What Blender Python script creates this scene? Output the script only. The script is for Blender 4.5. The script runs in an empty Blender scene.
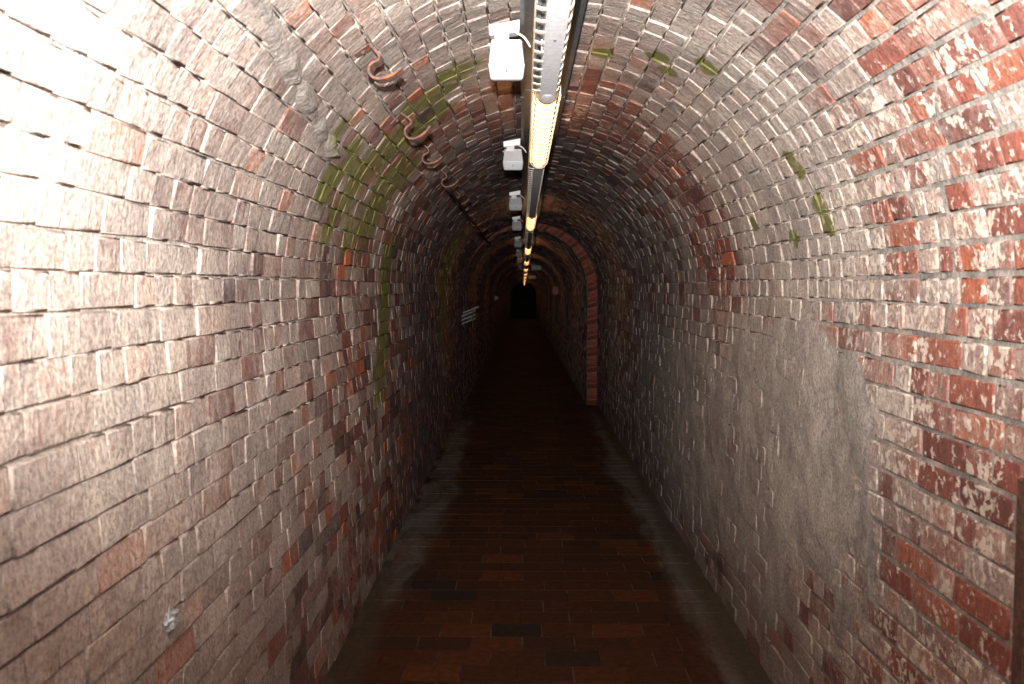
import bpy, bmesh, math, random
import numpy as np
from mathutils import Vector, Matrix

random.seed(7)
RS = np.random.RandomState(11)
PI = math.pi
sc = bpy.context.scene
col = sc.collection

# ------------------------------------------------------------------ camera, world, flash, exposure
F_PX = 930.0                                   # focal length in pixels of the 1024 px wide frame
cam_data = bpy.data.cameras.new('camera')
cam_data.sensor_fit = 'HORIZONTAL'
cam_data.sensor_width = 36.0
cam_data.lens = F_PX / 1024.0 * 36.0
cam_data.clip_start = 0.02
cam_data.clip_end = 200.0
cam = bpy.data.objects.new('camera', cam_data)
col.objects.link(cam)
EYE = 1.5
cam.location = (0, 0, EYE)
PITCH = math.atan(55.0 / F_PX)
YAW = math.atan(11.0 / F_PX)
cam.rotation_euler = (PI / 2 - PITCH, 0, YAW)
sc.camera = cam
cam_data.dof.use_dof = True
cam_data.dof.focus_distance = 4.2
cam_data.dof.aperture_fstop = 6.3

world = bpy.data.worlds.new('world')
sc.world = world
world.use_nodes = True
world.node_tree.nodes['Background'].inputs[0].default_value = (0.5, 0.55, 0.65, 1)
world.node_tree.nodes['Background'].inputs[1].default_value = 0.0012

# the photographer's flash: mounted on the camera a little above the lens, head tilted up
fl = bpy.data.lights.new('flash', 'SPOT')
fl.energy = 1320.0
fl.color = (1.0, 0.965, 0.93)
fl.spot_size = math.radians(128)
fl.spot_blend = 1.0
fl.shadow_soft_size = 0.022
flo = bpy.data.objects.new('flash', fl)
flo.location = (-0.02, 0.02, EYE + 0.165)
d = Vector((-0.04, 1.0, 0.66))
flo.rotation_euler = d.to_track_quat('-Z', 'Y').to_euler()
col.objects.link(flo)

sc.view_settings.view_transform = 'Standard'
sc.view_settings.look = 'None'
sc.view_settings.exposure = 0.0
sc.view_settings.gamma = 1.0
sc.view_settings.use_curve_mapping = False

# ------------------------------------------------------------------ tagging helpers
def tag(o, label=None, cat=None, group=None, kind=None):
    if label: o['label'] = label
    if cat: o['category'] = cat
    if group: o['group'] = group
    if kind: o['kind'] = kind
    return o

def empty(name, loc, rot=(0, 0, 0)):
    o = bpy.data.objects.new(name, None)
    o.empty_display_size = 0.1
    o.location = loc
    o.rotation_euler = rot
    col.objects.link(o)
    return o

def link_mesh(name, me, m=None, parent=None, loc=(0, 0, 0)):
    o = bpy.data.objects.new(name, me)
    if m and not me.materials:
        me.materials.append(m)
    o.location = loc
    if parent: o.parent = parent
    col.objects.link(o)
    return o

def copy_tree(o, parent=None):
    c = o.copy()
    col.objects.link(c)
    c.parent = parent
    for ch in list(o.children):
        copy_tree(ch, c)
    return c

# ------------------------------------------------------------------ the tunnel's two cross sections
HS = 1.46                                       # springing height
SEC = {1: dict(cx=0.0945, R=0.85), 2: dict(cx=0.0295, R=0.785)}
for s_ in SEC.values():
    s_['LA'] = PI * s_['R']; s_['L'] = 2 * HS + s_['LA']

# green growth on the lining, with the second lamp's light ring painted in
def from_px(px, py, sec=1):
    """angle / height and depth of the point of the tunnel lining seen at a pixel"""
    dx, dz = px - 523.0, 287.0 - py
    S = SEC[sec]; cx, R = S['cx'], S['R']; z0 = HS - EYE
    A = dx * dx + dz * dz; B = -2 * (dx * cx + dz * z0); C_ = cx * cx + z0 * z0 - R * R
    t = (-B + math.sqrt(B * B - 4 * A * C_)) / (2 * A)
    X, Zr = dx * t, dz * t
    if Zr >= z0:
        a = math.atan2(Zr - z0, -(X - cx))
        return HS + a * R, F_PX * t
    wallx = cx + R if dx > 0 else cx - R
    t = wallx / dx
    h = EYE + dz * t
    return (h if dx < 0 else S['L'] - h), F_PX * t

MOSS_AND_RING = [(x, y, r, a) for x, y, r, a in [
    (430, 100, 0.16, 1.0), (455, 78, 0.13, 0.8), (415, 132, 0.18, 0.9), (400, 165, 0.16, 0.6), (438, 118, 0.12, 0.9), (385, 190, 0.24, 0.85), (372, 215, 0.28, 0.85), (395, 145, 0.2, 0.8), (405, 175, 0.25, 0.7), (360, 180, 0.2, 0.7), (350, 240, 0.25, 0.6), (345, 130, 0.12, 0.7),
    (330, 185, 0.14, 0.9), (334, 215, 0.13, 0.8), (325, 240, 0.10, 0.6), (345, 165, 0.14, 0.8), (350, 205, 0.15, 0.6),
    (384, 300, 0.22, 0.9), (383, 340, 0.22, 0.9), (379, 375, 0.20, 0.8), (388, 260, 0.25, 0.8), (375, 410, 0.2, 0.45),
    (443, 285, 0.45, 1.0), (443, 310, 0.4, 0.9), (447, 262, 0.45, 0.9), (455, 245, 0.45, 0.7), (443, 330, 0.4, 0.6),  # this row paints the second lamp's ring of light as a green band
    (602, 58, 0.06, 1.5), (655, 62, 0.055, 1.5), (665, 75, 0.055, 1.5), (704, 72, 0.06, 1.5), (787, 162, 0.045, 1.4), (795, 172, 0.045, 1.4),
    (818, 208, 0.06, 1.5), (825, 224, 0.055, 1.5), (752, 226, 0.045, 1.4), (792, 240, 0.045, 1.3), (535, 245, 0.5, 0.3)]]
SPOTS = [(*from_px(x, y), r) for x, y, r, a in MOSS_AND_RING if a > 1.25]
MOSS_AND_RING = [(*from_px(x, y), r * 1.1, min(1.0, a * 1.25)) for x, y, r, a in MOSS_AND_RING if a <= 1.25]

# ------------------------------------------------------------------ node helpers
class NT:
    def __init__(s, name):
        s.m = bpy.data.materials.new(name)
        s.m.use_nodes = True
        s.t = s.m.node_tree
        s.b = s.t.nodes['Principled BSDF']
    def n(s, typ, **kw):
        x = s.t.nodes.new(typ)
        for k, v in kw.items(): setattr(x, k, v)
        return x
    def put(s, sock, v):
        if v is None: return
        if hasattr(v, 'is_output') or isinstance(v, bpy.types.NodeSocket): s.t.links.new(v, sock)
        elif isinstance(v, tuple) and len(v) == 3 and sock.type == 'RGBA': sock.default_value = (*v, 1)
        else: sock.default_value = v
    def math(s, op, a, b=None, c=None, clamp=False):
        x = s.n('ShaderNodeMath', operation=op); x.use_clamp = clamp
        s.put(x.inputs[0], a); s.put(x.inputs[1], b); s.put(x.inputs[2], c)
        return x.outputs[0]
    def mix(s, f, a, b, mode='MIX'):
        x = s.n('ShaderNodeMix', data_type='RGBA', blend_type=mode)
        s.put(x.inputs[0], f); s.put(x.inputs[6], a); s.put(x.inputs[7], b)
        return x.outputs[2]
    def attr(s, name):
        x = s.n('ShaderNodeAttribute'); x.attribute_name = name
        return x
    def scale(s, v, xyz):
        x = s.n('ShaderNodeVectorMath', operation='MULTIPLY')
        s.put(x.inputs[0], v); x.inputs[1].default_value = xyz
        return x.outputs[0]
    def noise(s, vec, scale, detail=3, rough=0.55, dist=0.0):
        x = s.n('ShaderNodeTexNoise')
        s.put(x.inputs['Vector'], vec)
        x.inputs['Scale'].default_value = scale
        x.inputs['Detail'].default_value = detail
        x.inputs['Roughness'].default_value = rough
        x.inputs['Distortion'].default_value = dist
        return x.outputs[0]
    def step(s, v, lo, hi):
        x = s.n('ShaderNodeMapRange', interpolation_type='SMOOTHSTEP')
        s.put(x.inputs[0], v)
        s.put(x.inputs[1], lo); s.put(x.inputs[2], hi)
        return x.outputs[0]
    def ramp(s, v, stops, interp='LINEAR'):
        x = s.n('ShaderNodeValToRGB')
        cr = x.color_ramp; cr.interpolation = interp
        while len(cr.elements) < len(stops): cr.elements.new(0.5)
        for e, (p, c) in zip(cr.elements, stops):
            e.position = p; e.color = (*c, 1)
        s.put(x.inputs[0], v)
        return x.outputs[0]
    def bump(s, h, strength, dist, prev=None):
        x = s.n('ShaderNodeBump')
        x.inputs['Strength'].default_value = strength
        x.inputs['Distance'].default_value = dist
        s.put(x.inputs['Height'], h)
        if prev: s.put(x.inputs['Normal'], prev)
        return x.outputs[0]
    def done(s, color, rough, normal=None, metal=0.0, spec=None):
        s.put(s.b.inputs['Base Color'], color)
        s.put(s.b.inputs['Roughness'], rough)
        s.put(s.b.inputs['Metallic'], metal)
        if spec is not None: s.put(s.b.inputs['Specular IOR Level'], spec)
        if normal is not None: s.put(s.b.inputs['Normal'], normal)
        return s.m

def coat(t, base, pos, suv, zone, is_mortar=False, rs=None):
    """limewash / darkening / moss laid over a base colour; their amounts are stored on the mesh"""
    sep = t.n('ShaderNodeSeparateColor'); t.put(sep.inputs[0], zone.outputs['Color'])
    lime, moss, soot = sep.outputs[0], sep.outputs[1], sep.outputs[2]
    streak = t.noise(t.scale(suv, (14, 55, 9)), 1.0, 4, 0.6, 0.6)
    fine = t.noise(pos, 95, 4, 0.65)
    mid = t.noise(pos, 21, 5, 0.62, 0.5)
    big = t.noise(pos, 3.2, 3, 0.6)
    blot = t.math('ADD', t.math('MULTIPLY', mid, 0.5), t.math('MULTIPLY', streak, 0.38))
    blot = t.math('ADD', blot, t.math('MULTIPLY', big, 0.22))
    if rs is not None:
        blot = t.math('ADD', blot, t.math('MULTIPLY', t.math('SUBTRACT', rs, 0.5), 0.36))
    th = t.math('SUBTRACT', 1.0, t.math('MULTIPLY', lime, 0.92))       # lime 0..1 -> threshold
    grain = t.noise(pos, 210, 3, 0.7)
    blot = t.math('ADD', blot, t.math('MULTIPLY', t.math('SUBTRACT', grain, 0.5), 0.30))
    lm = t.step(t.math('SUBTRACT', blot, th), -0.24, 0.16)
    limec = t.ramp(t.math('ADD', t.math('MULTIPLY', fine, 0.4), t.math('MULTIPLY', big, 0.6)),
                   [(0.3, (0.27, 0.235, 0.212)), (0.5, (0.455, 0.395, 0.350)), (0.66, (0.66, 0.585, 0.505))])
    c = t.mix(t.math('MULTIPLY', lm, t.math('MULTIPLY_ADD', lime, 0.40, 0.52, clamp=True)), base, limec)
    c = t.mix(t.math('MULTIPLY', t.step(t.math('ADD', t.math('MULTIPLY', fine, 0.6), t.math('MULTIPLY', grain, 0.4)), 0.57, 0.38), 0.55), c, t.mix(0.8, c, (0.05, 0.036, 0.03)))
    # patchy dark grey, by the amount stored on the mesh
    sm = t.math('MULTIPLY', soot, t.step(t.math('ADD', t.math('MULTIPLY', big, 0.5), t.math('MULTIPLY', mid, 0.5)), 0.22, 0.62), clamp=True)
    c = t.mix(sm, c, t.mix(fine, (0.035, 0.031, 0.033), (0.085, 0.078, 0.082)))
    # moss
    flat = t.scale(suv, (1, 0.72, 0))
    spot = None
    for pu, pz, pr in SPOTS:
        dn = t.n('ShaderNodeVectorMath', operation='DISTANCE')
        t.put(dn.inputs[0], flat); dn.inputs[1].default_value = (pu, pz * 0.72, 0)
        v = t.math('SUBTRACT', 1.0, t.math('DIVIDE', dn.outputs['Value'], pr * 1.25))
        spot = v if spot is None else t.math('MAXIMUM', spot, v)
    moss = t.math('MAXIMUM', moss, t.math('MULTIPLY', t.step(spot, 0.0, 0.7), 1.05))
    if rs is not None: moss = t.math('MULTIPLY', moss, t.math('MULTIPLY_ADD', rs, 0.5, 0.72))
    mn = t.math('ADD', t.math('MULTIPLY', mid, 0.65), t.math('MULTIPLY', fine, 0.35))
    mm = t.step(t.math('SUBTRACT', mn, t.math('SUBTRACT', 0.95, t.math('MULTIPLY', moss, 0.80))), -0.06, 0.16)
    c = t.mix(t.math('MULTIPLY', mm, 0.88), c, t.mix(streak, (0.050, 0.072, 0.006), (0.19, 0.175, 0.025)))
    return c, fine, mid, streak, lm

def brick_material():
    t = NT('old_brick')
    pos = t.n('ShaderNodeNewGeometry').outputs['Position']
    suv = t.attr('suv').outputs['Vector']
    zone = t.attr('zone')
    hue = t.attr('hue')
    sep = t.n('ShaderNodeSeparateColor'); t.put(sep.inputs[0], hue.outputs['Color'])
    r1, r2, red = sep.outputs[0], sep.outputs[1], sep.outputs[2]
    base = t.ramp(r1, [(0.0, (0.075, 0.040, 0.042)), (0.2, (0.15, 0.060, 0.048)), (0.4, (0.23, 0.085, 0.062)),
                       (0.62, (0.29, 0.105, 0.075)), (0.8, (0.20, 0.12, 0.105)), (0.93, (0.36, 0.115, 0.062)), (1.0, (0.62, 0.15, 0.05))])
    fresh = t.ramp(r1, [(0.0, (0.22, 0.078, 0.062)), (0.5, (0.34, 0.098, 0.07)), (1.0, (0.48, 0.15, 0.085))])
    base = t.mix(red, base, fresh)
    n1 = t.noise(pos, 55, 4, 0.7)
    base = t.mix(t.step(n1, 0.35, 0.75), t.mix(0.35, base, (0.03, 0.018, 0.015)), base)
    # broken arrises show raw orange clay
    chip = t.step(t.noise(t.scale(suv, (30, 75, 6)), 1.0, 3, 0.6), 0.62, 0.70)
    c, fine, mid, streak, lm = coat(t, base, pos, suv, zone, rs=r2)
    c = t.mix(t.math('MULTIPLY', chip, t.math('ADD', t.math('MULTIPLY', r1, 0.6), 0.05)), c, (0.36, 0.12, 0.06))
    fk = t.math('ADD', t.math('MULTIPLY', t.noise(pos, 40, 5, 0.62, 0.25), 0.75), t.math('MULTIPLY', t.noise(pos, 5, 2), 0.25))
    fl_ = t.math('MULTIPLY', t.step(t.math('ADD', fk, t.math('MULTIPLY', r2, 0.05)), 0.545, 0.60), t.math('MINIMUM', t.math('MULTIPLY', red, 1.2), 0.85))
    c = t.mix(fl_, c, t.mix(fine, (0.50, 0.40, 0.33), (0.80, 0.72, 0.62)))
    h = t.math('ADD', t.math('MULTIPLY', fine, 0.5), t.math('ADD', mid, t.math('MULTIPLY', streak, 0.7)))
    h = t.math('ADD', h, t.math('MULTIPLY', fl_, 0.4))
    return t.done(c, 0.8, t.bump(t.noise(pos, 9, 2), 0.5, 0.02, t.bump(h, 0.85, 0.006)), spec=0.35)

def mortar_material(name='lime_mortar', base=((0.20, 0.185, 0.168), (0.42, 0.38, 0.335))):
    t = NT(name)
    pos = t.n('ShaderNodeNewGeometry').outputs['Position']
    suv = t.attr('suv').outputs['Vector']
    zone = t.attr('zone')
    b = t.mix(t.step(t.noise(pos, 14, 5, 0.65), 0.35, 0.68), base[0], base[1])
    c, fine, mid, streak, lm = coat(t, b, pos, suv, zone)
    h = t.math('ADD', fine, t.math('ADD', mid, streak))
    return t.done(c, 0.9, t.bump(h, 0.7, 0.006), spec=0.25)

def tile_material(name='floor_clay', grout=False):
    t = NT(name)
    pos = t.n('ShaderNodeNewGeometry').outputs['Position']
    hue = t.attr('hue')
    sep = t.n('ShaderNodeSeparateColor'); t.put(sep.inputs[0], hue.outputs['Color'])
    lime = sep.outputs[1]
    n1 = t.noise(pos, 30, 4, 0.65)
    n2 = t.noise(t.scale(pos, (1.0, 0.28, 1)), 7, 5, 0.62, 0.8)
    if grout:
        base = t.mix(t.step(t.noise(pos, 4, 3), 0.42, 0.62), (0.018, 0.012, 0.009), (0.13, 0.115, 0.095))
    else:
        base = t.ramp(sep.outputs[0], [(0.0, (0.034, 0.026, 0.023)), (0.14, (0.070, 0.029, 0.015)), (0.85, (0.092, 0.034, 0.014)), (1.0, (0.15, 0.050, 0.018))])
        base = t.mix(t.step(n1, 0.35, 0.75), t.mix(0.5, base, (0.01, 0.008, 0.007)), base)
    m = t.math('MULTIPLY', t.step(t.math('ADD', n2, t.math('MULTIPLY', lime, 0.5)), 0.66, 1.05), 0.8)
    c = t.mix(m, base, t.mix(n1, (0.09, 0.078, 0.066), (0.22, 0.195, 0.17)))
    # damp earth washed against the foot of the walls
    m2 = t.math('MULTIPLY', t.step(sep.outputs[2], 0.35, 0.95), 0.8)
    c = t.mix(m2, c, t.mix(n1, (0.045, 0.030, 0.015), (0.10, 0.080, 0.055)))
    rough = t.math('ADD', 0.7, t.math('MULTIPLY', m, 0.25))
    return t.done(c, rough, t.bump(t.math('ADD', n1, n2), 0.35, 0.004), spec=0.12)

def simple(name, colr, rough=0.5, metal=0.0, var=0.12, scale=30, bump=0.15, rust=None, spec=None):
    t = NT(name)
    pos = t.n('ShaderNodeTexCoord').outputs['Object']
    n1 = t.noise(pos, scale, 4, 0.6)
    lo = tuple(max(0, c * (1 - var * 2)) for c in colr); hi = tuple(min(1, c * (1 + var)) for c in colr)
    c = t.mix(t.step(n1, 0.3, 0.7), lo, hi)
    if rust: c = t.mix(t.step(t.noise(pos, scale * 0.45, 5, 0.65), 0.5, 0.63), c, rust)
    return t.done(c, rough, t.bump(n1, bump, 0.002), metal, spec)

M_BRICK = brick_material()
M_MORTAR = mortar_material()
M_TILE = tile_material()
M_GROUT = tile_material('floor_grout', True)
M_WHITE = simple('white_enamel', (0.45, 0.45, 0.46), 0.35, 0, 0.03, 20, 0.03)
M_LIP = simple('white_plastic', (0.50, 0.53, 0.55), 0.4, 0, 0.02, 20, 0.02)
M_GALV = simple('galvanised_steel', (0.74, 0.75, 0.78), 0.5, 0.0, 0.08, 60, 0.05)
M_DARKGALV = simple('dull_dark_steel', (0.17, 0.19, 0.20), 0.38, 0.6, 0.12, 25, 0.05)
M_CREAM = simple('cream_painted_steel', (0.78, 0.72, 0.58), 0.5, 0, 0.08, 50, 0.05)
M_CABLE = simple('grey_cable', (0.22, 0.23, 0.25), 0.6, 0, 0.1, 30, 0.05)
M_PCABLE = simple('pale_cable', (0.66, 0.63, 0.55), 0.55, 0, 0.1, 30, 0.05)
M_RUST = simple('rusty_iron', (0.12, 0.068, 0.055), 0.85, 0, 0.25, 70, 0.5, rust=(0.26, 0.085, 0.035))
M_POST = simple('brown_rusted_post', (0.10, 0.045, 0.028), 0.8, 0, 0.3, 60, 0.4, rust=(0.05, 0.022, 0.016))
M_IRON = simple('black_iron', (0.02, 0.02, 0.022), 0.6, 0.3, 0.1, 20, 0.1)
M_MARK = simple('dark_mark', (0.03, 0.03, 0.035), 0.5)
M_SIGN = simple('sign_face', (0.24, 0.34, 0.32), 0.4, 0, 0.05, 10, 0.02)
M_RED = simple('red_box', (0.42, 0.02, 0.02), 0.45, 0, 0.1, 10, 0.02)
M_RAIL = simple('pale_rail', (0.92, 0.92, 0.90), 0.38, 0.85, 0.1, 20, 0.05)
M_FOIL = simple('crumpled_foil', (0.62, 0.64, 0.66), 0.35, 0.4, 0.2, 60, 0.3)
def glow_material(name, colr, strength):
    t = NT(name)
    t.put(t.b.inputs['Base Color'], (0.8, 0.7, 0.5))
    t.put(t.b.inputs['Emission Color'], colr)
    t.b.inputs['Emission Strength'].default_value = strength
    return t.m
M_GLOW = glow_material('amber_lamp_glass', (1.0, 0.46, 0.17), 4.8)

# ------------------------------------------------------------------ tunnel sections
# a section is measured along u: up the left wall, over the arch, down the right wall
Z_STEP = 11.8                                   # the tunnel narrows here
Z_END = 60.0
def dip(y):
    """the floor and vault fall gently beyond the arch step"""
    return -0.0095 * np.maximum(np.asarray(y, float) - Z_STEP, 0)

def section(sec, u):
    """-> x, z, inward normal nx, nz, tangent tx, tz (direction of growing u)"""
    S = SEC[sec]; cx, R, LA, L = S['cx'], S['R'], S['LA'], S['L']
    u = np.asarray(u, float)
    a = np.clip((u - HS) / R, 0, PI)
    x = cx - R * np.cos(a); z = HS + R * np.sin(a)
    z = np.where(u < HS, u, z); z = np.where(u > HS + LA, L - u, z)
    return x, z, np.cos(a), -np.sin(a), np.sin(a), np.cos(a)

def vnoise(x, y, seed=0):
    x = np.asarray(x, float); y = np.asarray(y, float)
    xi = np.floor(x); yi = np.floor(y); fx = x - xi; fy = y - yi
    fx = fx * fx * (3 - 2 * fx); fy = fy * fy * (3 - 2 * fy)
    def h(i, j):
        v = np.sin(i * 127.1 + j * 311.7 + seed * 74.7) * 43758.5453
        return v - np.floor(v)
    return (h(xi, yi) * (1 - fx) * (1 - fy) + h(xi + 1, yi) * fx * (1 - fy) + h(xi, yi + 1) * (1 - fx) * fy + h(xi + 1, yi + 1) * fx * fy)

def fbm(x, y, seed=0, o=3):
    s = 0; a = 0.5; t = 0
    for k in range(o):
        s = s + a * vnoise(x * 2 ** k, y * 2 ** k, seed + k); t += a; a *= 0.55
    return s / t

def sm(v, a, b):
    t = np.clip((v - a) / (b - a), 0, 1)
    return t * t * (3 - 2 * t)

def bump1(v, c, w):
    return np.exp(-((v - c) / w) ** 2)

RIDGE = [from_px(*p) for p in [(225, -70), (262, 0), (282, 45), (300, 85), (318, 120), (332, 150)]]
JOINT = [from_px(*p) for p in [(332, 150), (331, 185), (328, 230), (330, 290), (337, 340)]]
CRACK = [from_px(*p) for p in [(150, 500), (143, 545), (140, 590), (155, 630), (180, 650), (200, 690)]]
SEAMR = [from_px(*p) for p in [(925, 70), (930, 120), (935, 190), (952, 260), (945, 330)]]

def seg_dist(u, z, pts):
    best = np.full(np.shape(u), 9.0)
    for (u0, z0), (u1, z1) in zip(pts[:-1], pts[1:]):
        du, dz = u1 - u0, z1 - z0
        t = np.clip(((u - u0) * du + (z - z0) * dz) / (du * du + dz * dz), 0, 1)
        best = np.minimum(best, np.hypot(u - u0 - t * du, z - z0 - t * dz))
    return best

def plaster(sec, u, z):
    """0..1: the smear of render that covers the right wall"""
    L = SEC[sec]['L']; h = L - u
    n = fbm(u * 4.5, z * 3.4, 5, 5) - 0.5
    e = sm(z, 2.05, 3.1) * (1 - sm(z, 3.5, 5.2)) * sm(h, 0.25, 0.85) * (1 - sm(h, 1.2, 1.54))
    e2 = 0.74 * sm(z, 2.9, 3.5) * (1 - sm(z, 5.5, 8.5)) * sm(h, 0.1, 0.4) * (1 - sm(h, 1.05, 1.3))
    e = np.maximum(e, e2)
    return np.where(sec == 1, np.clip(e + n * 1.5 * sm(e, 0.0, 0.2), 0, 1), 0)

def zones(sec, u, z):
    """amounts of limewash, moss and darkening at a point of the lining"""
    S = SEC[sec]; L = S['L']
    left = 1 - sm(u, HS + 0.62, HS + 1.20)
    right = sm(u, HS + S['LA'] - 1.15, HS + S['LA'] - 0.55)
    crown = np.clip(1 - left - right, 0, 1)
    h = np.minimum(u, L - u)
    n = fbm(u * 1.5, z * 1.1, 3, 3)
    # left wall
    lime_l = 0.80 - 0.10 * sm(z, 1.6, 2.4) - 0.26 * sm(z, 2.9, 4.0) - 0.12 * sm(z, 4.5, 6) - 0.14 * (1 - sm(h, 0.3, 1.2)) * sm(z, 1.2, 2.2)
    darkening_l = 0.62 * sm(z, 4.8, 7.0) + 0.12 * (1 - sm(h, 0.2, 1.2)) - 0.2 * bump1(z, 9.1, .7)  # last term thins it where the second lamp's ring is painted
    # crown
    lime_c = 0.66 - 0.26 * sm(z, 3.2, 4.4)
    darkening_c = 0.12 + 0.58 * sm(z, 3.5, 5.0)
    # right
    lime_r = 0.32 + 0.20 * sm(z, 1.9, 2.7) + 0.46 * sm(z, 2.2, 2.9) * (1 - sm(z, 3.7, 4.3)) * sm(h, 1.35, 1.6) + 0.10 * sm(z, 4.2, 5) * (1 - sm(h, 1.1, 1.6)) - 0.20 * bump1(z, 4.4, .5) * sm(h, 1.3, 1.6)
    darkening_r = 0.50 * sm(z, 4.6, 7.5) + 0.30 * (1 - sm(h, 0.05, 0.7)) * sm(z, 2.3, 4)
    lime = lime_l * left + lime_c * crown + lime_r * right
    soot = darkening_l * left + darkening_c * crown + darkening_r * right  # dark grey amount, growing with depth and towards the floor
    lime = lime + (n - 0.5) * 0.32
    if sec == 2:
        lime = lime - 0.05; soot = soot * 0.75
    # base of both walls is darker
    moss = np.zeros(np.shape(u))
    if sec == 1:
        for mu, mz, r, a in MOSS_AND_RING:
            moss = np.maximum(moss, a * np.exp(-(((u - mu) / r) ** 2 + ((z - mz) / (r * 1.2)) ** 2)))
        rd = np.minimum(seg_dist(u, z, RIDGE), seg_dist(u, z, JOINT))
        soot = soot + 0.55 * bump1(rd, 0, 0.05)
    pl = plaster(sec, u, z)
    lime = lime + 0.42 * pl
    return np.clip(lime, 0, 1), np.clip(moss, 0, 1), np.clip(soot, 0, 1)

def redness(sec, u, z):
    L = SEC[sec]['L']; h = L - u
    rt = (u > L / 2)
    a = (1 - sm(z, 2.5, 3.1)) * rt * sm(u, HS + 1.9, HS + 2.3)
    b = bump1(z, 4.4, .55) * rt * sm(h, 1.2, 1.5) * 0.5 + 0.15 * bump1(z, 4.0, .6) * (~rt)  # left-side term paints the nearest lamp's red light ring into the brick
    return np.clip(a * 0.85 + b, 0, 1)

def put_attr(me, name, typ, arr):
    a = me.attributes.new(name, typ, 'POINT')
    arr = np.ascontiguousarray(arr, dtype=np.float32)
    a.data.foreach_set('color' if typ == 'FLOAT_COLOR' else 'vector', arr.ravel())

def mesh_np(name, V, faces_quads, mat, suv=None, zone=None, hue=None, smooth=True):
    me = bpy.data.meshes.new(name)
    nf = len(faces_quads)
    me.vertices.add(len(V)); me.vertices.foreach_set('co', np.ascontiguousarray(V, dtype=np.float32).ravel())
    me.loops.add(nf * 4); me.loops.foreach_set('vertex_index', np.ascontiguousarray(faces_quads, dtype=np.int32).ravel())
    me.polygons.add(nf)
    me.polygons.foreach_set('loop_start', np.arange(0, nf * 4, 4, dtype=np.int32))
    me.polygons.foreach_set('use_smooth', np.full(nf, smooth) if np.isscalar(smooth) else np.asarray(smooth, bool))
    if suv is not None: put_attr(me, 'suv', 'FLOAT_VECTOR', suv)
    if zone is not None: put_attr(me, 'zone', 'FLOAT_COLOR', zone)
    if hue is not None: put_attr(me, 'hue', 'FLOAT_COLOR', hue)
    me.materials.append(mat)
    me.update(calc_edges=True)
    me.validate()
    return me

# ------------------------------------------------------------------ brick pieces
def grid_template(nx, ny, ru=None, rz=None):
    """front grid (nx*ny quads) and a skirt to the back; returns coordinates 0..1, is-back flags, quads"""
    P = []; back = []; Q = []
    idx = {}
    for j in range(ny + 1):
        for i in range(nx + 1):
            idx[i, j] = len(P); P.append((i / nx, j / ny)); back.append(0)
    for j in range(ny):
        for i in range(nx):
            Q.append((idx[i, j], idx[i + 1, j], idx[i + 1, j + 1], idx[i, j + 1]))
    loop = [(i, 0) for i in range(nx)] + [(nx, j) for j in range(ny)] + [(i, ny) for i in range(nx, 0, -1)] + [(0, j) for j in range(ny, 0, -1)]
    b0 = len(P)
    for (i, j) in loop:
        P.append((i / nx, j / ny)); back.append(1)
    n = len(loop)
    for k in range(n):
        a = idx[loop[k]]; b = idx[loop[(k + 1) % n]]
        Q.append((b, a, b0 + k, b0 + (k + 1) % n))
    P = np.array(P)
    if ru: P = np.stack([np.interp(P[:, 0], np.linspace(0, 1, nx + 1), ru), np.interp(P[:, 1], np.linspace(0, 1, ny + 1), rz)], 1)
    return P, np.array(back), np.array(Q)

T_NEAR = grid_template(3, 3, (0, 0.055, 0.945, 1), (0, 0.022, 0.978, 1))
T_FAR = grid_template(1, 1)

def rimmask(tmpl):
    m = np.ones(len(tmpl[2]), bool)
    if len(m) > 10: m[4] = False                # the broad front face stays flat, its rim is rounded
    else: m[:] = False
    return m

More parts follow.
